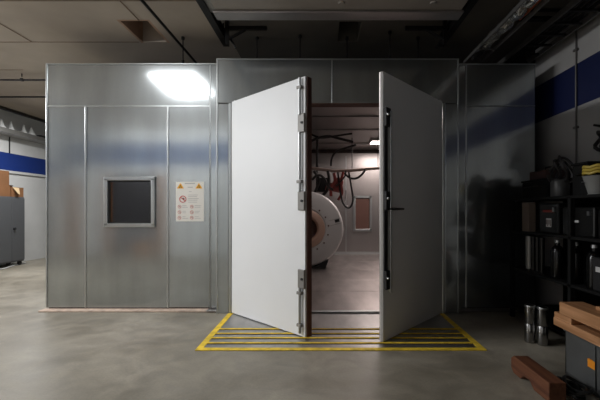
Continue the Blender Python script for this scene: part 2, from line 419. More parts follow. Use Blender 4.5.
MB().box(IX0, IX1, D1, DB - .05, 0, .011).build('floor_base', 'gap', booth)
MB().box(oa, ob, D0 - .012, D0 + .045, .0, .028).build('threshold', 'galv_edge', booth, bevel=.006)
MB().box(IX0, IX1, DB - .075, DB - .05, ZF, ZF + .07).build('skirting', 'galv_edge', booth)
for px in (346, 381):
    MB().box(X(px - .5, 10), X(px + .5, 10), DB - .062, DB - .05, ZF + .07, 2.6).build('seam_strip', 'galv_edge', booth)
w0, w1, v0, v1 = X(353.5, 10), X(371.5, 10), Z(231, 10), Z(196, 10)
iw = MB(); k = .055
iw.box(w0, w1, DB - .10, DB - .05, v1 - k, v1).box(w0, w1, DB - .10, DB - .05, v0, v0 + k).box(w0, w0 + k, DB - .10, DB - .05, v0, v1).box(w1 - k, w1, DB - .10, DB - .05, v0, v1)
iw = iw.build('inner_window_frame', 'galv_edge', booth, bevel=.006)
MB().box(w0 + k, w1 - k, DB - .066, DB - .052, v0 + k, v1 - k).build('window_pane', mat('dim_reddish_pane', (.10, .055, .045), .15), iw)

# ------------------------------------------------------------------ doors (parts of the booth)
def door(side):
    hx, fx, fd = (oa, X(305.2, 3.536), 3.536) if side < 0 else (ob, X(383.4, 3.42), 3.42)
    hy = D0 - .015
    u = Vector((fx - hx, fd - hy, 0)); w = u.length; u.normalize()
    n = Vector((-u.y, u.x, 0))                       # towards the inside of the booth side
    if n.y < 0: n = -n
    back = n
    T = .062 if side < 0 else .036; Zb, Zt = .012, (2.440 if side < 0 else 2.442)
    def P(s, t, z): return Vector((hx, hy, z)) + u * s + back * t
    def slab(mb, s0, s1, t0, t1, z0, z1):
        v = [mb.bm.verts.new(P(s, t, z)) for z in (z0, z1) for s, t in ((s0, t0), (s1, t0), (s1, t1), (s0, t1))]
        for f in ((0, 1, 2, 3), (4, 5, 6, 7), (0, 1, 5, 4), (1, 2, 6, 5), (2, 3, 7, 6), (3, 0, 4, 7)): mb.bm.faces.new([v[i] for i in f])
        return mb
    leaf = slab(MB(), 0, w, 0, T, Zb, Zt).build('door', 'door', booth, bevel=.004)
    if side < 0:
        slab(MB(), w, w + .012, .018, T + .012, Zb, Zt - .004).build('edge_seal', 'seal', leaf)
        slab(MB(), .01, w, T, T + .012, Zb, Zt).build('inner_lining', 'galv_in', leaf)
    else:
        slab(MB(), w, w + .003, .004, T - .006, Zb, Zt).build('edge_strip', 'edge_grey', leaf)
        slab(MB(), .01, w - .005, T, T + .010, Zb, Zt).build('inner_lining', 'galv_in', leaf)
    for z in (Zt + .004,):
        c = P(.02, T * .5, 0); h = MB().cyl((c.x, c.y, z - .012), (c.x, c.y, z + .012), .014); h.build('pivot_pin', 'steel', leaf, smooth=True)
    # lock boxes at three heights, the rods that run between them and their end guides
    s = w - (.052 if side < 0 else .045)
    if side < 0:
        for z in (Z(124, 3.6), Z(201, 3.6), Z(278, 3.6)):
            bx = slab(MB(), w - .082, w + .006, -.022, 0, z - .088, z + .088).build('lock_box', 'box_metal', leaf, bevel=.006)
            mb = MB(); mb.cyl(P(w - .022, -.032, z), P(w - .022, -.020, z), .012); mb.build('lock_stud', 'black', bx, smooth=True)
        for z0, z1 in ((Z(116, 3.6), Zt - .01), (.045, Z(287, 3.6)), (Z(192, 3.6), Z(181, 3.6)), (Z(180, 3.6), Z(133, 3.6))):
            r = MB().cyl(P(s, -.022, z0), P(s, -.022, z1), .013); r = r.build('lock_rod', 'steel', leaf, smooth=True)
        for z in (Zt - .10, .12, Z(292, 3.6), Z(182, 3.6)):
            slab(MB(), s - .03, s + .03, -.038, 0, z - .014, z + .014).build('rod_guide', 'box_metal', leaf, bevel=.004)
    else:
        for z in (Z(120, 3.55), Z(201, 3.55), Z(278, 3.55)):
            bx = slab(MB(), w - .085, w - .004, -.030, 0, z - .085, z + .085).build('lock_box', 'black', leaf, bevel=.006)
            mb = MB(); mb.cyl(P(w - .02, -.044, z + .02), P(w - .02, -.028, z + .02), .012); mb.build('lock_stud', 'steel', bx, smooth=True)
        MB().cyl(P(w - .075, -.032, Z(290, 3.55)), P(w - .075, -.032, Z(114, 3.55)), .011).build('lock_rod', 'steel', leaf, smooth=True)
        slab(MB(), w - .062, w - .006, -.008, 0, Z(288, 3.5), Z(113, 3.5)).build('lock_channel', 'black', leaf)
        zl = Z(209, 3.55)
        lv = MB(); lv.cyl(P(w - .075, 0, zl), P(w - .075, -.075, zl), .013)
        lv.tube([P(w - .075, -.07, zl), P(w - .12, -.075, zl), P(w - .235, -.072, zl)], [.013, .012, .010])
        lv.build('lever_handle', 'black_gloss', leaf, smooth=True)
    return leaf
door(-1); door(1)

# ------------------------------------------------------------------ ramp in front of the doors
ramp = thing('threshold_ramp', 'low steel floor plate with yellow painted border and bars before the booth', 'ramp', (.15, 3.8, 0))
rx0, rx1, ry0, ry1 = -1.078, 1.40, 3.235, D0 - .025
MB().box(rx0 + .02, rx1 - .02, ry0 + .02, ry1, 0, .004).build('plate', 'plate', ramp)
bo = .055
MB().box(rx0, rx1, ry0, ry0 + bo, 0, .008).box(rx0, rx0 + bo, ry0 + bo, ry1, 0, .008).box(rx1 - bo, rx1, ry0 + bo, ry1, 0, .008).build('yellow_border', 'yellow', ramp, bevel=.001)
for y in (3.395, 3.53, 3.655, 3.795):
    b = MB().box(rx0 + bo, rx1 - bo, y, y + .030, 0, .010).build('yellow_bar', 'yellow', ramp, bevel=.002)
    MB().box(rx0 + bo, rx1 - bo, y - .016, y - .001, 0, .0055).build('slot', 'gap', b)

# ------------------------------------------------------------------ warning notice
sx0, sx1, sz0, sz1 = X(176, D1), X(204, D1), Z(221.3, D1), Z(181.8, D1)
SW, SH = sx1 - sx0, sz1 - sz0; sy = D1 - .004
sign = thing('warning_sign', 'white safety notice with two amber triangles and red prohibition circles beside the booth window', 'sign', ((sx0 + sx1) / 2, sy, sz0))
def su(u): return sx0 + u * SW
def sv(v): return sz1 - v * SH
MB().box(sx0, sx1, sy, D1, sz0, sz1).build('sheet', 'paper', sign)
def flat(mb, pts, y): return mb.prism([(su(u), sv(v)) for u, v in pts], 'y', y, sy)
for u in (.16, .82):
    tr = flat(MB(), [(u - .125, .17), (u, .03), (u + .125, .17)], sy - .0015).build('warning_triangle', 'sign_yellow', sign)
    mk = MB()
    for a in (90, 210, 330):
        p = [(u, .125)] + [(u + .055 * math.cos(math.radians(a + e)), .125 - .038 * math.sin(math.radians(a + e))) for e in (-28, 0, 28)]
        mk.prism([(su(x), sv(y)) for x, y in p], 'y', sy - .0025, sy - .0015)
    mk.build('hazard_mark', 'sign_dark', tr)
def ring(u, v, r, bar=True, pic=True):
    c = (su(u), sy - .001, sv(v)); R = r * SW
    mb = MB().lathe([(R, 0), (R, -.001), (R * .78, -.001), (R * .78, 0)], c, 'y', 24, True)
    if bar: mb.box(-R * .85, R * .85, sy - .0022, sy - .001, -R * .1, R * .1, Matrix.Rotation(math.radians(40), 3, 'Y') , (c[0], 0, c[2]))
    o = mb.build('prohibition_circle', 'sign_red' if r > .1 else 'ring_small', sign)
    p = MB().prism([(c[0] - R * .35, c[2] + R * .25), (c[0] + R * .1, c[2] + R * .4), (c[0] + R * .55, c[2] + R * .1), (c[0] + R * .3, c[2] - R * .35), (c[0] - R * .1, c[2] - R * .05)], 'y', sy - .0016, sy)
    p.build('pictogram', 'sign_dark' if r > .1 else 'sign_grey', o)
ring(.25, .44, .125)
for v in (.63, .77, .91):
    for u in (.13, .57): ring(u, v, .062)
def line(u0, u1, v, h=.010): MB().box(su(u0), su(u1), sy - .001, sy, sv(v + h), sv(v)).build('text_line', 'sign_grey', sign)
line(.32, .68, .035, .022); line(.42, .60, .13, .016); line(.47, .56, .24)
for v in (.33, .37, .42, .46, .51): line(.44, .44 + random.uniform(.3, .48), v)
for v in (.60, .64, .74, .78, .88, .92):
    line(.23, .23 + random.uniform(.1, .22), v); line(.67, .67 + random.uniform(.12, .24), v)

# ------------------------------------------------------------------ inside the booth
dT = 7.6; cT = Vector((X(305.5, dT), dT, Z(229, dT))); R = 38 * dT / F
tb = thing('rotor_drum', 'large round white flanged drum with copper coloured inner ring inside the booth', 'machine drum', (cT.x, dT, ZF))
MB().lathe([(R * .50, .5), (R * .99, .5), (R, .06), (R * .965, .02), (R * .93, 0), (R * .55, .004), (R * .53, .02), (R * .50, .02)], cT, 'y', 96, True).build('flange', 'white', tb, smooth=True)
MB().lathe([(R * .51, .022), (R * .515, .0), (R * .48, -.02), (R * .36, -.02), (R * .33, .0), (R * .30, .03), (R * .30, .4), (R * .5, .4)], cT, 'y', 96, True).build('inner_ring', 'copper', tb, smooth=True)
MB().lathe([(R * .31, .20), (.02, .16), (.02, .22), (R * .31, .26)], cT, 'y', 48, True).build('bore_cover', 'copper_dark', tb, smooth=True)
MB().lathe([(R * .12, .17), (R * .13, .06), (R * .09, .02), (.0, .02)], cT + Vector((.02, 0, -.12)), 'y', 32).build('hub', 'copper', tb, smooth=True)
for k in range(16):
    a = math.radians(k * 22.5 + 8); p = cT + Vector((math.cos(a) * R * .61, 0, math.sin(a) * R * .61))
    MB().cyl(p + Vector((0, .006, 0)), p + Vector((0, -.014, 0)), .016, 8).build('bolt', 'seal', tb)
a0 = math.radians(14)
Rm = Matrix.Rotation(-a0, 3, 'Y')
MB().box(R * .66, R * .97, -.004, .008, .04, .05, Rm, cT).box(R * .66, R * .97, -.004, .008, -.06, -.05, Rm, cT).build('rating_strip', 'sign_grey', tb)
MB().box(R * .80, R * .92, -.006, .004, -.02, .035, Rm, cT).build('rating_label', 'black', tb)
bp = Z(268, dT)
MB().prism([(cT.x - .45, ZF), (cT.x + .40, ZF), (cT.x + .46, ZF + .16), (cT.x + .40, ZF + .16), (cT.x + .2, ZF + .035), (cT.x - .2, ZF + .035), (cT.x - .45, ZF + .16)], 'y', dT + .02, dT + .45).build('cradle', 'black', tb, bevel=.005)
# overhead cable carrier with hanging hoses
dC = 8.3
ca = thing('cable_carrier', 'pale overhead cable carrier with curved end inside the booth', 'cable carrier', (X(335, dC), dC, Z(172, dC)))
MB().tube([(X(300, dC), dC, Z(166, dC)), (X(314, dC), dC, Z(168.5, dC)), (X(335, dC), dC, Z(171, dC)), (X(352, dC), dC, Z(170.5, dC)), (X(372, dC), dC, Z(168.5, dC)), (X(392, dC), dC, Z(167, dC))], .034, 8).build('trough', 'carrier', ca, smooth=True)
MB().tube(bez((X(344, dC), dC - .05, Z(173, dC)), (X(352, dC), dC - .05, Z(183, dC)), (X(360, dC), dC - .05, Z(179, dC)), (X(365, dC), dC - .05, Z(170, dC))), .024, 8).build('end_loop', 'hose', ca, smooth=True)
for px in (318, 352, 378):
    MB().cyl((X(px, dC), dC, Z(169, dC)), (X(px, dC), dC, ZI), .008).build('hanger_rod', 'iron', ca)
def hose(pts, r, m, label, cat='hose', group='hoses inside the booth', d=8.1):
    """pts: control points as pixel pairs on a plane at depth d"""
    P = [Vector((X(a, d), d + random.uniform(-.03, .03), Z(b, d))) for a, b in pts]
    out = []
    for i in range(len(P) - 1):                       # Catmull-Rom
        p0, p1, p2, p3 = P[max(i - 1, 0)], P[i], P[i + 1], P[min(i + 2, len(P) - 1)]
        for k in range(6):
            t = k / 6
            out.append(.5 * ((2 * p1) + (p2 - p0) * t + (2 * p0 - 5 * p1 + 4 * p2 - p3) * t * t + (3 * p1 - p0 - 3 * p2 + p3) * t**3))
    out.append(P[-1])
    return tag(MB().tube(out, r, 8).build('hose', m, smooth=True), label, cat, group)
hose([(306, 130), (313, 135), (322, 138), (336, 136), (352, 133.5)], .020, 'hose', 'thin black hose arching highest across the booth opening', d=7.7)
hose([(305, 145), (315, 139), (328, 136), (340, 139), (353, 142)], .026, 'hose', 'thick black hose sagging down to the right below the highest one', d=7.5)
hose([(331, 166), (332, 158), (336, 152), (346, 148), (356, 145)], .022, 'hose', 'black hose curving up from the pale cable carrier', d=7.9)
hose([(338, 172), (340, 190), (343, 203), (349, 208), (353, 200), (351, 185), (349, 172)], .020, 'hose', 'black hose hanging in a long loop under the cable carrier', d=8.1)
hose([(328, 171), (329, 180), (327, 190), (322, 196)], .034, 'hose', 'thick black hose hanging straight down behind the white drum', d=8.2)
hose([(314, 171), (319, 180), (316, 190), (312, 197)], .030, 'hose', 'short black hose dropping just above the drum top', d=8.2)
hose([(343, 172), (341, 183), (342, 193), (338, 200)], .030, 'red', 'red hose hanging beside the long black loop', d=8.15)
hose([(334, 173), (335, 181), (331, 187), (331, 196)], .034, 'red', 'red hose with a kink hanging over the drum edge', d=8.05)
hose([(346, 190), (346, 198), (344, 205), (348, 206)], .012, 'white', 'thin pale hose dangling inside the black loop', d=8.15)
hose([(312, 180), (318, 175), (324, 178), (328, 186), (333, 190)], .026, 'hose', 'black hose drooping over the red machine arm', d=8.0)
hose([(336, 186), (341, 181), (345, 176), (346, 171)], .016, 'hose', 'thin black hose slanting up to the carrier beside the red hose', d=8.0)
ro = thing('robot_arm', 'dark red jointed machine arm hanging above the white drum', 'machine arm', (X(322, 8.5), 8.5, Z(188, 8.5)))
d = 8.5
MB().box(X(316, d), X(328, d), d - .1, d + .12, Z(192, d), Z(178, d)).build('gear_housing', 'iron', ro, bevel=.02)
MB().cyl((X(326, d), d - .12, Z(186, d)), (X(340, d), d - .12, Z(190, d)), .10, 20, .07).build('forearm', 'red', ro, smooth=True)
MB().cyl((X(338, d), d - .2, Z(183, d)), (X(338, d), d - .02, Z(183, d)), .11, 20).build('wrist_motor', 'red', ro, smooth=True, bevel=.01)
MB().cyl((X(317, d), d, Z(178, d)), (X(317, d), d, ZI), .022, 16).build('mast', 'iron', ro, smooth=True)
# ceiling lamp of the booth and a small dark device beyond the door edge
dl = 8.6; lx, lz = X(381, dl), ZI
lamp = thing('ceiling_lamp', 'bright rectangular lamp on the booth ceiling, half hidden by the open door', 'lamp', (lx, dl, lz))
MB().box(lx - .25, lx + .85, dl - .22, dl + .22, lz - .05, lz).build('housing', 'white', lamp, bevel=.006)
MB().box(lx - .22, lx + .82, dl - .19, dl + .19, lz - .056, lz - .050).build('diffuser', 'lamp', lamp)

# ------------------------------------------------------------------ overhead: duct, rails, pipes
duct = thing('air_duct', 'broad grey ceiling duct with a flanged lip above the booth front', 'duct', (.13, 2.6, 3.1))
MB().box(-1.02, 1.33, .9, 3.80, 3.10, ZC - .002).build('casing', 'duct', duct, bevel=.008)
MB().box(-1.04, 1.35, 3.62, 3.78, 3.075, 3.10).build('lip', 'galv_in', duct, bevel=.006)
for x in (.18, 1.02): MB().cyl((x, 3.50, 3.085), (x, 3.50, 3.10), .03, 16).build('bolt_head', 'duct', duct, smooth=True)
def rail(name, label, x):
    t = thing(name, label, 'rail', (x, 3.5, 3.15))
    MB().box(x - .035, x + .035, 1.2, 4.55, 3.145, 3.155).box(x - .006, x + .006, 1.2, 4.55, 3.155, 3.25).box(x - .035, x + .035, 1.2, 4.55, 3.25, 3.26).build('beam', 'iron', t)
    for y in (2.2, 3.4, 4.4): MB().cyl((x, y, 3.25), (x, y, ZC), .010).build('hanger', 'iron', t)
    return t
rl = rail('hoist_rail', 'black steel hoist rail running to the booth on the window side', -1.14)
MB().box(-.033, .033, -1.0, 1.0, 0, .03, None, (-1.085, 2.8, 3.165)).build('conduit_strip', 'tray', rl)
rail('hoist_rail', 'black steel hoist rail running to the booth on the dark side', 1.42)
def bracket(label, x, s):
    t = thing('rail_bracket', label, 'bracket', (x, 4.3, 3.2))
    y = 4.22
    MB().box(min(x, x + s * .44), max(x, x + s * .44), y - .02, y + .02, 3.19, 3.225).build('arm', 'iron', t)
    MB().tube([(x, y, 3.08), (x + s * .20, y, 3.19)], .016, 6).build('brace', 'iron', t)
    MB().box(x - .02, x + .02, y - .02, y + .02, 3.03, ZC).build('upright', 'iron', t)
    MB().tube([(x - s * .07, y + .03, 3.26), (x + s * .09, y + .03, 3.00)], .012, 6).build('tie', 'iron', t)
bracket('black bracket with a long arm at the end of the window side rail', -1.05, 1)
bracket('black crossed bracket hanging at the end of the dark side rail', 1.36, -1)
tag(MB().tube([(-1.75, .6, 3.22), (-1.74, 3.6, 3.22), (-1.73, 6.2, 3.22)], .016, 10).build('ceiling_pipe', 'iron', smooth=True), 'thin dark pipe under the ceiling crossing toward the booth top', 'pipe')
def px_rod(px, d, label):
    x = X(px, d)
    t = thing('threaded_rod', label, 'rod', (x, d, TOP), 'rods hanging from the ceiling over the booth')
    MB().cyl((x, d, TOP), (x, d, ZC), .007, 8).build('rod', 'iron', t, smooth=True)
    MB().cyl((x, d, ZC - .03), (x, d, ZC), .022, 8).build('anchor', 'iron', t)
    MB().cyl((x, d, TOP + .10), (x, d, TOP + .13), .018, 6).build('nut', 'iron', t)
    return t
px_rod(183, 4.75, 'dark hanging rod over the booth beside the sloping ceiling pipe')
px_rod(257, 4.75, 'dark hanging rod above the header just past the bracket arm')
px_rod(300, 4.7, 'dark hanging rod over the middle above the white door edge')
px_rod(347, 4.75, 'dark hanging rod under the dark ceiling shaft')
px_rod(390, 4.6, 'dark hanging rod above the edge of the grey door')
px_rod(418, 4.75, 'dark hanging rod nearest the crossed bracket')
# pipes and tray on the window side
for y, lb in ((6.03, 'black pipe level under the ceiling, nearer and higher of two'), (6.94, 'black pipe level under the ceiling, farther and lower of two')):
    t = thing('cross_pipe', lb, 'pipe', (-5.5, y, 3.25), 'black pipes crossing behind the booth corner')
    MB().cyl((XL + .02, y, 3.25), (-3.4, y, 3.25), .015, 12).build('pipe', 'iron', t, smooth=True)
    for x in (-4.75, -6.2): MB().box(x - .018, x + .018, y - .02, y + .02, 3.232, 3.275).cyl((x, y, 3.3), (x, y, ZC), .008, 8).build('clamp', 'iron', t)
tag(MB().cyl((-6.2, 2, 3.17), (-6.2, 10.5, 3.17), .035, 12).cyl((-6.08, 2, 3.13), (-6.08, 10.5, 3.13), .02, 10).build('twin_pipe', 'iron', smooth=True), 'pair of black pipes running along the white and blue wall', 'pipe')
tr = thing('cable_tray', 'grey cable tray with bundled white wrap above the blue stripe', 'cable tray', (-6.7, 8, 2.85))
MB().box(-6.86, -6.54, 3, 12.8, 2.80, 2.812).box(-6.555, -6.54, 3, 12.8, 2.812, 2.89).box(-6.86, -6.845, 3, 12.8, 2.812, 2.89).build('trough', 'tray', tr)
for y, s in ((7.9, .10), (8.15, .08), (8.5, .09), (8.72, .11)):
    mb = MB(); mb.lathe([(.02, 0), (s, .02), (s * .9, .08), (s * .45, .16), (s * .25, .24), (.0, .30)], (-6.65, y, 2.812), 'z', 12)
    mb.build('wrap_bundle', 'wrap', tr, smooth=True)
MB().box(-6.78, -6.6, 8.95, 9.25, 2.812, 2.95).build('junction_box', 'iron', tr, bevel=.01)
tag(MB().cyl((XL + .012, 8.4, 2.445), (XL + .012, 8.4, 2.80), .012, 8).build('drop_conduit', 'iron', smooth=True), 'short thin conduit dropping from the cable tray to the blue stripe', 'conduit')
# foil-wrapped cable run on the dark side
ft = thing('foil_duct', 'crinkled foil wrapped duct running under the ceiling toward the dark booth corner', 'duct', (1.87, 3.6, 3.1))
pts = []; rs = []
for i in range(46):
    y = 1.4 + i * .075; pts.append((1.90 + .008 * math.sin(i * 2.1), y, 3.12 + .008 * math.cos(i * 1.7))); rs.append(.052 + .012 * math.sin(i * 1.9) + random.uniform(-.006, .006))
fm = MB().tube(pts, rs, 14)
for v in fm.bm.verts: v.co += Vector((random.uniform(-.014, .014), random.uniform(-.02, .02), random.uniform(-.014, .014)))
fm.build('sleeve', 'foil', ft)
MB().box(1.80, 1.81, 1.4, 4.85, 3.052, 3.09).box(2.01, 2.02, 1.4, 4.85, 3.052, 3.10).box(1.81, 2.01, 2.0, 2.03, 3.052, 3.06).box(1.81, 2.01, 3.2, 3.23, 3.052, 3.06).box(1.81, 2.01, 4.4, 4.43, 3.052, 3.06).build('ladder_tray', 'conduit_grey', ft)
tag(MB().tube([(1.98, 2.0, 3.11), (1.99, 3.2, 3.115), (1.975, 3.8, 3.10), (2.06, 3.95, 3.20)], .013, 8).build('power_cable', mat('orange_cable', (.45, .10, .03), .5), smooth=True), 'thin orange cable lying beside the foil wrapped duct', 'cable')
tag(MB().cyl((2.05, 4.0, 3.2), (XR, 4.0, 3.2), .03, 12).cyl((2.05, 3.86, 3.22), (XR, 3.86, 3.22), .016, 12).build('cross_conduit', 'iron', smooth=True), 'black conduit level across to the dark wall above the blue stripe', 'conduit')
lad = thing('wall_ladder_tray', 'dark cable ladder under the ceiling along the dark wall', 'cable tray', (2.5, 4, 3.15))
MB().box(2.34, 2.36, 2.0, 5.6, 3.10, 3.16).box(2.68, 2.70, 2.0, 5.6, 3.10, 3.16).build('side_rail', 'conduit_grey', lad)
for i in range(14): MB().box(2.36, 2.68, 2.1 + i * .26, 2.13 + i * .26, 3.11, 3.13).build('rung', 'iron', lad)
cb = MB()
for i, x in enumerate((2.42, 2.47, 2.53, 2.60)):
    cb.tube([(x + .01 * math.sin(y * 3 + i), y, 3.15 + .008 * math.cos(y * 2.3 + i)) for y in [2.0 + k * .3 for k in range(13)]], .016, 8)
cb.build('cable_bundle', 'black', lad, smooth=True)
cx = X(577, 4.18)
wc = thing('wall_conduit', 'thin vertical conduit down the dark wall across the blue stripe', 'conduit', (XR - .012, 4.18, 2.2))
MB().cyl((XR - .013, 4.18, 1.6), (XR - .013, 4.18, ZC),   .010, 10).build('pipe', 'conduit_grey', wc, smooth=True)
for z in (2.1, 2.95): MB().box(XR - .03, XR, 4.15, 4.21, z - .012, z + .012).build('clip', 'conduit_grey', wc)

# ------------------------------------------------------------------ grey cabinet with cartons by the left wall
CXF = -6.50; cy0, cy1, cz0, cz1 = 7.30, 8.34, .085, 1.47
cab = thing('tool_cabinet', 'grey two door steel cabinet on castors against the blue striped wall', 'cabinet', (-6.68, 7.82, 0))
MB().box(-6.86, CXF - .02, cy0, cy1, cz0, cz1).build('body', 'cab', cab, bevel=.006)
ym = X(12, 1) and CXF * F / (12 - CX)
for y0, y1 in ((cy0 + .01, ym - .004), (ym + .004, cy1 - .01)):
    dr = MB().box(CXF - .02, CXF, y0, y1, cz0 + .03, cz1 - .03).build('door', 'cab', cab, bevel=.004)
    if y0 > ym:
        yh = y0 + .05; MB().cyl((CXF, yh, Z(229, 8)), (CXF + .03, yh, Z(229, 8)), .028, 12).build('knob', 'black', dr, smooth=True)
for y in (cy0 + .08, cy1 - .08):
    for x in (-6.80, CXF - .06):
        cs = MB().cyl((x - .02, y, .045), (x + .02, y, .045), .045, 16).build('castor', 'black', cab, smooth=True)
        MB().box(x - .03, x + .03, y - .02, y + .02, .05, cz0).build('fork', 'iron', cs)
tag(MB().tube([(CXF + .04, 7.2, .012), (CXF + .10, 7.7, .012), (CXF - .05, 8.1, .012), (-6.62, 8.5, .012)], .012, 8).build('floor_cable', 'label', smooth=True), 'pale cable lying on the floor in front of the grey cabinet', 'cable')
def carton(x0, x1, y0, y1, z, h, label, open_=False):
    t = thing('cardboard_box', label, 'box', ((x0 + x1) / 2, (y0 + y1) / 2, z), 'cartons on the grey cabinet')
    w = .012
    MB().box(x0, x1, y0, y1, z, z + .01).box(x0, x0 + w, y0, y1, z + .01, z + h).box(x1 - w, x1, y0, y1, z + .01, z + h).box(x0 + w, x1 - w, y0, y0 + w, z + .01, z + h).box(x0 + w, x1 - w, y1 - w, y1, z + .01, z + h).build('body', 'card', t)
    if open_:
        MB().quad((x1, y0 + .02, z + h * .98), (x1 + .09, y0 + .05, z + h * .35), (x1 + .08, y1 - .2, z + h * .20), (x1, y1 - .12, z + h * .95)).build('torn_flap', 'card_pale', t)
        MB().quad((x0, y0, z + h), (x0 + .05, y0, z + h + .06), (x0 + .05, y1, z + h + .05), (x0, y1, z + h)).build('back_flap', 'card', t)
    else:
        MB().box(x0, x1, y0, (y0 + y1) / 2 - .002, z + h, z + h + .006).box(x0, x1, (y0 + y1) / 2 + .002, y1, z + h, z + h + .006).build('top_flaps', 'card', t)
        MB().box(x1, x1 + .0015, (y0 + y1) / 2 - .03, (y0 + y1) / 2 + .03, z + h * .55, z + h).build('tape', 'card_pale', t)
    return t
carton(-6.84, -6.55, 7.35, 8.00, cz1, .22, 'brown cardboard box, lower of the two stacked on the cabinet')
carton(-6.82, -6.56, 7.36, 7.99, cz1 + .227, .30, 'tall brown cardboard box on top of another carton')
carton(-6.80, -6.53, 8.02, 8.335, cz1, .205, 'open brown carton with a torn pale flap by itself', True)

# ------------------------------------------------------------------ dark side: rack and stores
rk = thing('storage_rack', 'black steel shelving rack full of gear along the dark wall', 'rack', (2.42, 3.4, 0))
rx, rX, ra, rb = 2.12, 2.76, 2.2, 4.30
for y in (ra, 3.25, rb - .04):
    for x in (rx, rX - .04):
        MB().box(x, x + .04, y, y + .04, 0, 1.31).build('upright', 'rack', rk)
SHELF = (.10, .535, .945, 1.295)
for z in SHELF: MB().box(rx, rX, ra, rb, z, z + .025).build('shelf', 'rack', rk, bevel=.003)
MB().box(rX - .01, rX, ra, rb, .1, 1.29).build('back_sheet', 'rack', rk)
def Yx(px, x=2.14): return x * F / (px - CX)
# bottles on the middle shelf
def bottle(px, label):
    y = Yx(px); t = thing('steel_bottle', label, 'bottle', (2.20, y, SHELF[1] + .025), 'bottles on the black rack')
    z = SHELF[1] + .025
    MB().lathe([(.052, 0), (.056, .01), (.056, .25), (.045, .285), (.022, .305), (.020, .33)], (2.20, y, z), 'z', 24).build('body', 'cyl', t, smooth=True)
    MB().lathe([(.025, .33), (.025, .355), (.012, .36)], (2.20, y, z), 'z', 16).build('cap', 'steel', t, smooth=True)
    return t
M['cyl'] = mat('dark_lacquered_steel', (.035, .035, .035), .2, .9)
b0 = bottle(551, 'dark bottle with a bright streak, farthest of three spaced along the rack')
copy_thing(b0, (2.20, Yx(569), SHELF[1] + .025), 'dark bottle with a bright streak, middle one of three along the rack')
copy_thing(b0, (2.20, Yx(587), SHELF[1] + .025), 'dark bottle with a bright streak, nearest of three along the rack')
# bundle of upright tubes at the far end of the rack
for i, (px, w) in enumerate(((525.5, .034), (529.5, .022), (533.5, .022), (538, .024))):
    y = Yx(px)
    t = thing('steel_tube', ('thick grey tube at the booth end of the rack', 'thin steel tube second from the booth end of the rack', 'thin steel tube third from the booth end of the rack', 'thin steel tube next to the spaced bottles')[i], 'tube', (2.17, y, SHELF[1] + .025), 'tubes standing at the far end of the rack')
    z = SHELF[1] + .025
    MB().lathe([(w, 0), (w, .36), (w * .8, .36), (w * .8, 0)], (2.18, y, z), 'z', 20, True).build('pipe', 'cyl' if i else 'tray', t, smooth=True)
    MB().lathe([(w * 1.12, .0), (w * 1.12, .02), (w, .021), (w, 0)], (2.18, y, z), 'z', 20, True).build('foot_ring', 'iron', t, smooth=True)
tag(MB().box(2.15, 2.22, Yx(528), Yx(521), SHELF[2] + .025, 1.275).build('packing_board', 'tan', bevel=.004), 'dusty tan board standing on the rack shelf above the tubes', 'board')
# cases on the upper shelf
def case(px0, px1, z0, h, label, kind):
    y0, y1 = Yx(px1), Yx(px0); x0 = 2.16
    t = thing('tool_case', label, 'case', (2.36, (y0 + y1) / 2, z0), 'black cases on the rack')
    MB().box(x0, 2.56, y0, y1, z0, z0 + h).build('body', 'black_gloss', t, bevel=.015)
    MB().box(x0 - .004, 2.56, y0 + .01, y1 - .01, z0 + h * .78, z0 + h * .80).build('lid_seam', 'iron', t)
    ym = (y0 + y1) / 2
    if kind == 'red':
        MB().box(x0 - .012, x0, y0 + .05, y1 - .08, z0 + h * .70, z0 + h * .78).build('carry_strap', 'red', t, bevel=.003)
        lb = MB().box(x0 - .003, x0, ym - .05, ym + .03, z0 + h * .22, z0 + h * .50).build('label_plate', 'label', t)
        ii = MB()
        for k in range(4): ii.box(x0 - .0045, x0 - .003, ym - .045 + .02 * k, ym - .034 + .02 * k, z0 + h * (.25 + .05 * (k % 2)), z0 + h * .46)
        ii.build('print', 'sign_dark', lb)
    else:
        MB().box(x0 - .004, x0, ym - .02, ym + .11, z0 + h * .48, z0 + h * .55).build('label_plate', 'label', t)
    MB().box(x0 - .02, x0, y0 + .03, y0 + .06, z0 + h * .72, z0 + h * .86).build('latch', 'steel', t)
case(537, 556, SHELF[2] + .025, .29, 'black case with a red strap and small white label on the rack', 'red')
case(560, 592, SHELF[2] + .025, .25, 'long black case with a thin white label strip on the rack', 'strip')
case(595, 634, SHELF[2] + .025, .23, 'black case nearest the camera on the upper rack shelf', 'strip')
for px, z, lb in ((599, .56, 'small dark box with white tag at the near end of the middle shelf'),):
    y = Yx(px); t = thing('parts_box', lb, 'box', (2.3, y, z))
    MB().box(2.16, 2.46, y - .14, y + .10, z, z + .26).build('body', 'black', t, bevel=.008)
    MB().box(2.156, 2.16, y - .01, y + .06, z + .15, z + .19).build('tag', 'label', t)
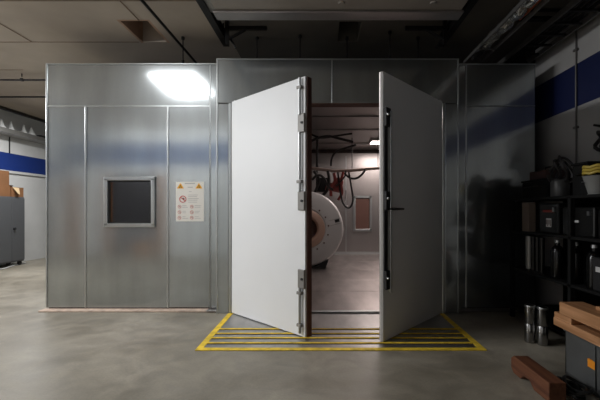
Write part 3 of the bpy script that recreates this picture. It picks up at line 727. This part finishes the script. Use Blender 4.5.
# on top of the rack
rz = SHELF[3] + .025
def crate(px0, px1, h, label):
    y0, y1 = Yx(px1, 2.2), Yx(px0, 2.2); t = thing('equipment_crate', label, 'crate', (2.42, (y0 + y1) / 2, rz), 'black crates on the rack top')
    MB().box(2.20, 2.66, y0, y1, rz, rz + h).build('body', 'rack', t, bevel=.012)
    MB().box(2.19, 2.67, y0 - .008, y1 + .008, rz + h, rz + h + .02).build('lid', 'rack', t, bevel=.006)
    MB().tube([(2.199, y0 + .06, rz + h * .7), (2.17, y0 + .07, rz + h * .68), (2.17, y1 - .07, rz + h * .68), (2.199, y1 - .06, rz + h * .7)], .008, 6).build('grip', 'iron', t, smooth=True)
crate(522, 546, .17, 'matt black crate on the rack top nearest the booth')
crate(572, 588, .26, 'tall matt black crate on the rack top before the wall conduit')
rt = rz + .19
t = thing('red_toolbox', 'small dull red toolbox on the black crate nearest the booth', 'toolbox', (2.36, 3.98, rt))
MB().box(2.24, 2.48, 3.82, 4.12, rt, rt + .09).build('body', mat('dull_red', (.035, .010, .008), .6), t, bevel=.01)
MB().tube([(2.36, 3.90, rt + .085), (2.36, 3.92, rt + .13), (2.36, 4.02, rt + .13), (2.36, 4.04, rt + .085)], .009, 8).build('handle', 'iron', t, smooth=True)
yk = Yx(560, 2.25)
t = thing('spool_canister', 'grey canister with a coil of black cable looped over its top', 'canister', (2.25, yk, rz))
MB().lathe([(.075, 0), (.08, .012), (.08, .14), (.07, .155), (0, .155)], (2.25, yk, rz), 'z', 28).build('body', 'dusk_grey', t, smooth=True)
for i in range(7):
    mb = MB(); c = Vector((2.25 + random.uniform(-.03, .03), yk + random.uniform(-.05, .05), rz + .24 + random.uniform(-.02, .03))); r = random.uniform(.08, .14); ph = random.uniform(-.5, .5)
    mb.tube([c + Vector((r * math.sin(ph) * math.cos(a) + .03 * math.sin(2 * a), r * math.cos(ph) * math.cos(a), r * math.sin(a) * 1.0)) for a in [k * 2 * math.pi / 26 for k in range(26)]], .011, 8)
    mb.build('cable_loop', 'hose', t, smooth=True)
yk = Yx(597, 2.25)
t = thing('white_pail', 'dull white tapered pail on the rack holding a yellow cable', 'pail', (2.25, yk, rz))
MB().lathe([(.075, 0), (.06, .01), (.10, .15), (.105, .155), (.098, .155), (.05, .02), (0, .02)], (2.25, yk, rz), 'z', 28).build('body', 'pail', t, smooth=True)
MB().tube([(2.25 + .105 * math.cos(a), yk + .105 * math.sin(a), rz + .145 - .04 * abs(math.sin(a / 2))) for a in [k * math.pi / 12 for k in range(13)]], .004, 6).build('bail', 'steel', t, smooth=True)
mb = MB()
mb.tube([(2.25 + (.085 + .01 * math.sin(3 * a)) * math.cos(a), yk + .085 * math.sin(a), rz + .165 + .012 * a / 3 + .006 * math.sin(5 * a)) for a in [k * math.pi / 10 for k in range(60)]], .012, 8)
tag(mb.build('coiled_cable', 'yellow_cable', smooth=True), 'coil of yellow cable resting on the white pail', 'cable')
t = thing('hose_hook', 'black hose coil hanging from a hook high on the dark wall', 'hose', (XR - .1, 3.70, 1.8))
MB().box(XR - .02, XR, 3.66, 3.74, 1.95, 2.05).cyl((XR - .02, 3.70, 2.0), (XR - .16, 3.70, 2.02), .012, 8).build('hook', 'iron', t)
MB().tube([(XR - .09 + .03 * math.sin(a * 3), 3.70 + .05 * math.cos(a), 1.86 + .09 * math.sin(a)) for a in [k * math.pi / 10 for k in range(70)]], .018, 8).build('coil', 'hose', t, smooth=True)
# two stacked-ring canisters on the floor
def canister(px, d, label):
    x = X(px, d); t = thing('metal_canister', label, 'canister', (x, d, 0), 'ribbed canisters in front of the rack')
    MB().lathe([(.040, 0), (.045, .008), (.045, .165), (.040, .172), (.045, .180), (.045, .325), (.037, .335), (0, .335)], (x, d, 0), 'z', 28).build('body', 'can', t, smooth=True)
    MB().lathe([(.046, .318), (.048, .326), (.045, .336), (.040, .334), (.042, .318)], (x, d, 0), 'z', 28, True).build('rim', 'steel', t, smooth=True)
    return t
M['can'] = mat('dark_tinplate', (.32, .315, .31), .25, 1.)
c0 = canister(530, 3.45, 'waisted metal canister on the floor, nearer the booth of two')
copy_thing(c0, (X(542.5, 3.38), 3.38, 0), 'waisted metal canister on the floor, nearer the planks of two')
# dark bin with boards on top
bn = thing('storage_bin', 'dark grey rectangular bin with an orange sticker under pale boards', 'bin', (1.93, 2.2, 0))
bx0, bx1, by0, by1, bh = 1.745, 2.09, 1.55, 2.75, .355
def taper(z, s): return s * (1 - z / bh) * .02
mb = MB(); w = .02
mb.box(bx0 + .012, bx1, by0, by1, 0, .03)
mb.box(bx0 + .012, bx0 + .032, by0, by1, .03, bh).box(bx1 - w, bx1, by0, by1, .03, bh).box(bx0 + .032, bx1 - w, by0, by0 + w, .03, bh).box(bx0 + .032, bx1 - w, by1 - w, by1, .03, bh)
mb.build('body', 'bin', bn, bevel=.004)
MB().box(bx0, bx0 + .03, by0 - .01, by1 + .01, bh - .03, bh).build('rim', 'bin', bn, bevel=.004)
for y in (1.8, 2.12, 2.44): MB().box(bx0 + .004, bx0 + .012, y, y + .02, .03, bh - .03).build('rib', 'bin', bn)
yo = bx0 * F / (589.5 - CX)
MB().box(bx0 + .001, bx0 + .012, yo - .045, yo + .02, .170, .222).build('sticker', 'orange', bn)
def board(x0, x1, y0, y1, z0, z1, label, rz=0):
    c = Vector(((x0 + x1) / 2, (y0 + y1) / 2, 0)); Rz = Matrix.Rotation(rz, 3, 'Z')
    mb = MB().box(x0 - c.x, x1 - c.x, y0 - c.y, y1 - c.y, z0, z1, Rz, c)
    return tag(mb.build('wooden_board', 'plank', bevel=.004), label, 'board', 'boards on the grey bin')
board(1.70, 1.86, 1.6, 2.80, bh + .001, bh + .058, 'pale board lowest in the pile along the outer edge of the bin')
board(1.70, 1.86, 2.60, 2.79, bh + .059, bh + .100, 'short pale spacer block between the outer boards of the pile')
board(1.93, 2.06, 1.55, 2.74, bh + .001, bh + .145, 'tall pale timber on the bin on the side by the rack')
board(1.70, 1.87, 1.55, 2.73, bh + .101, bh + .185, 'thick pale board resting on the spacer block with a dark slot below')
board(1.80, 1.98, 1.7, 2.50, bh + .186, bh + .212, 'topmost thin board of the pile on the bin', .02)
# timber on the floor
bm_ = thing('timber_block', 'reddish brown squared timber lying on the concrete floor', 'timber', (1.47, 2.6, 0))
MB().prism([(2.36, 0), (2.36, .125), (2.80, .125), (2.835, .10), (2.835, .03), (2.80, 0), (2.70, 0), (2.66, .035), (2.58, .04), (2.53, 0)], 'x', 1.405, 1.515).build('body', 'beamwood', bm_, bevel=.006)
# cable heap between timber and bin
mb = MB()
for i in range(5):
    c = Vector((1.615 + random.uniform(-.02, .02), 2.42 + random.uniform(-.10, .10), .02 + .014 * i)); r = random.uniform(.05, .08)
    mb.tube([c + Vector((r * .8 * math.cos(a), r * 1.5 * math.sin(a), .012 * math.sin(2 * a + i))) for a in [k * 2 * math.pi / 22 for k in range(23)]], .012, 7)
tag(mb.build('cable_heap', 'black_gloss', smooth=True), 'glossy black cable heaped on the floor between timber and bin', 'cable')

# ------------------------------------------------------------------ lights
def area(name, loc, rot, sx, sy, watts, col=(1, 1, 1), spread=180):
    l = bpy.data.lights.new(name, 'AREA'); l.shape = 'RECTANGLE'; l.size = sx; l.size_y = sy; l.energy = watts; l.color = col
    l.spread = math.radians(spread)
    o = bpy.data.objects.new(name, l); COL.objects.link(o); o.location = loc; o.rotation_euler = [math.radians(a) for a in rot]
    return o
area('room_light', (-2.34, 2.66, 3.30), (0, 0, 0), .72, 1.05, 46, (.98, .99, 1))
area('room_light', (-6.5, 3.3, 3.0), (0, -35, 0), .4, 1.6, 205, (.98, .99, 1))
area('room_light', (-5.4, 7.2, 3.10), (0, 0, 0), .4, 1.6, 95, (.98, .99, 1))  # added light without a fixture, brightens the left wall and floor
area('room_light', (-3.6, .25, 3.28), (-52, 0, 0), 3.6, .25, 44, (.98, .99, 1), 150)  # added out-of-frame wall-washer, brightens the rear wall for panel reflections
area('booth_light', (lx + .30, dl, lz - .065), (0, 0, 0), 1.0, .36, 46, (1, .87, .83))
area('booth_light', (.4, 6.2, ZI - .03), (0, 0, 0), .9, .3, 9, (1, .87, .83))  # added light without a fixture, puts a highlight on the booth floor
w = bpy.data.worlds.new('world'); w.use_nodes = True; SC.world = w
w.node_tree.nodes['Background'].inputs[0].default_value = (.5, .5, .5, 1); w.node_tree.nodes['Background'].inputs[1].default_value = .0

# ------------------------------------------------------------------ camera
cam = bpy.data.cameras.new('camera'); co = bpy.data.objects.new('camera', cam); COL.objects.link(co)
co.location = (0, 0, H); co.rotation_euler = (math.radians(90), 0, 0)
cam.sensor_width = 36; cam.lens = F / 600 * 36
cam.shift_x = -(CX - 300) / 600; cam.shift_y = (CY - 200) / 600
cam.clip_start = .02
SC.camera = co
SC.view_settings.view_transform = 'Standard'
SC.view_settings.exposure = 0
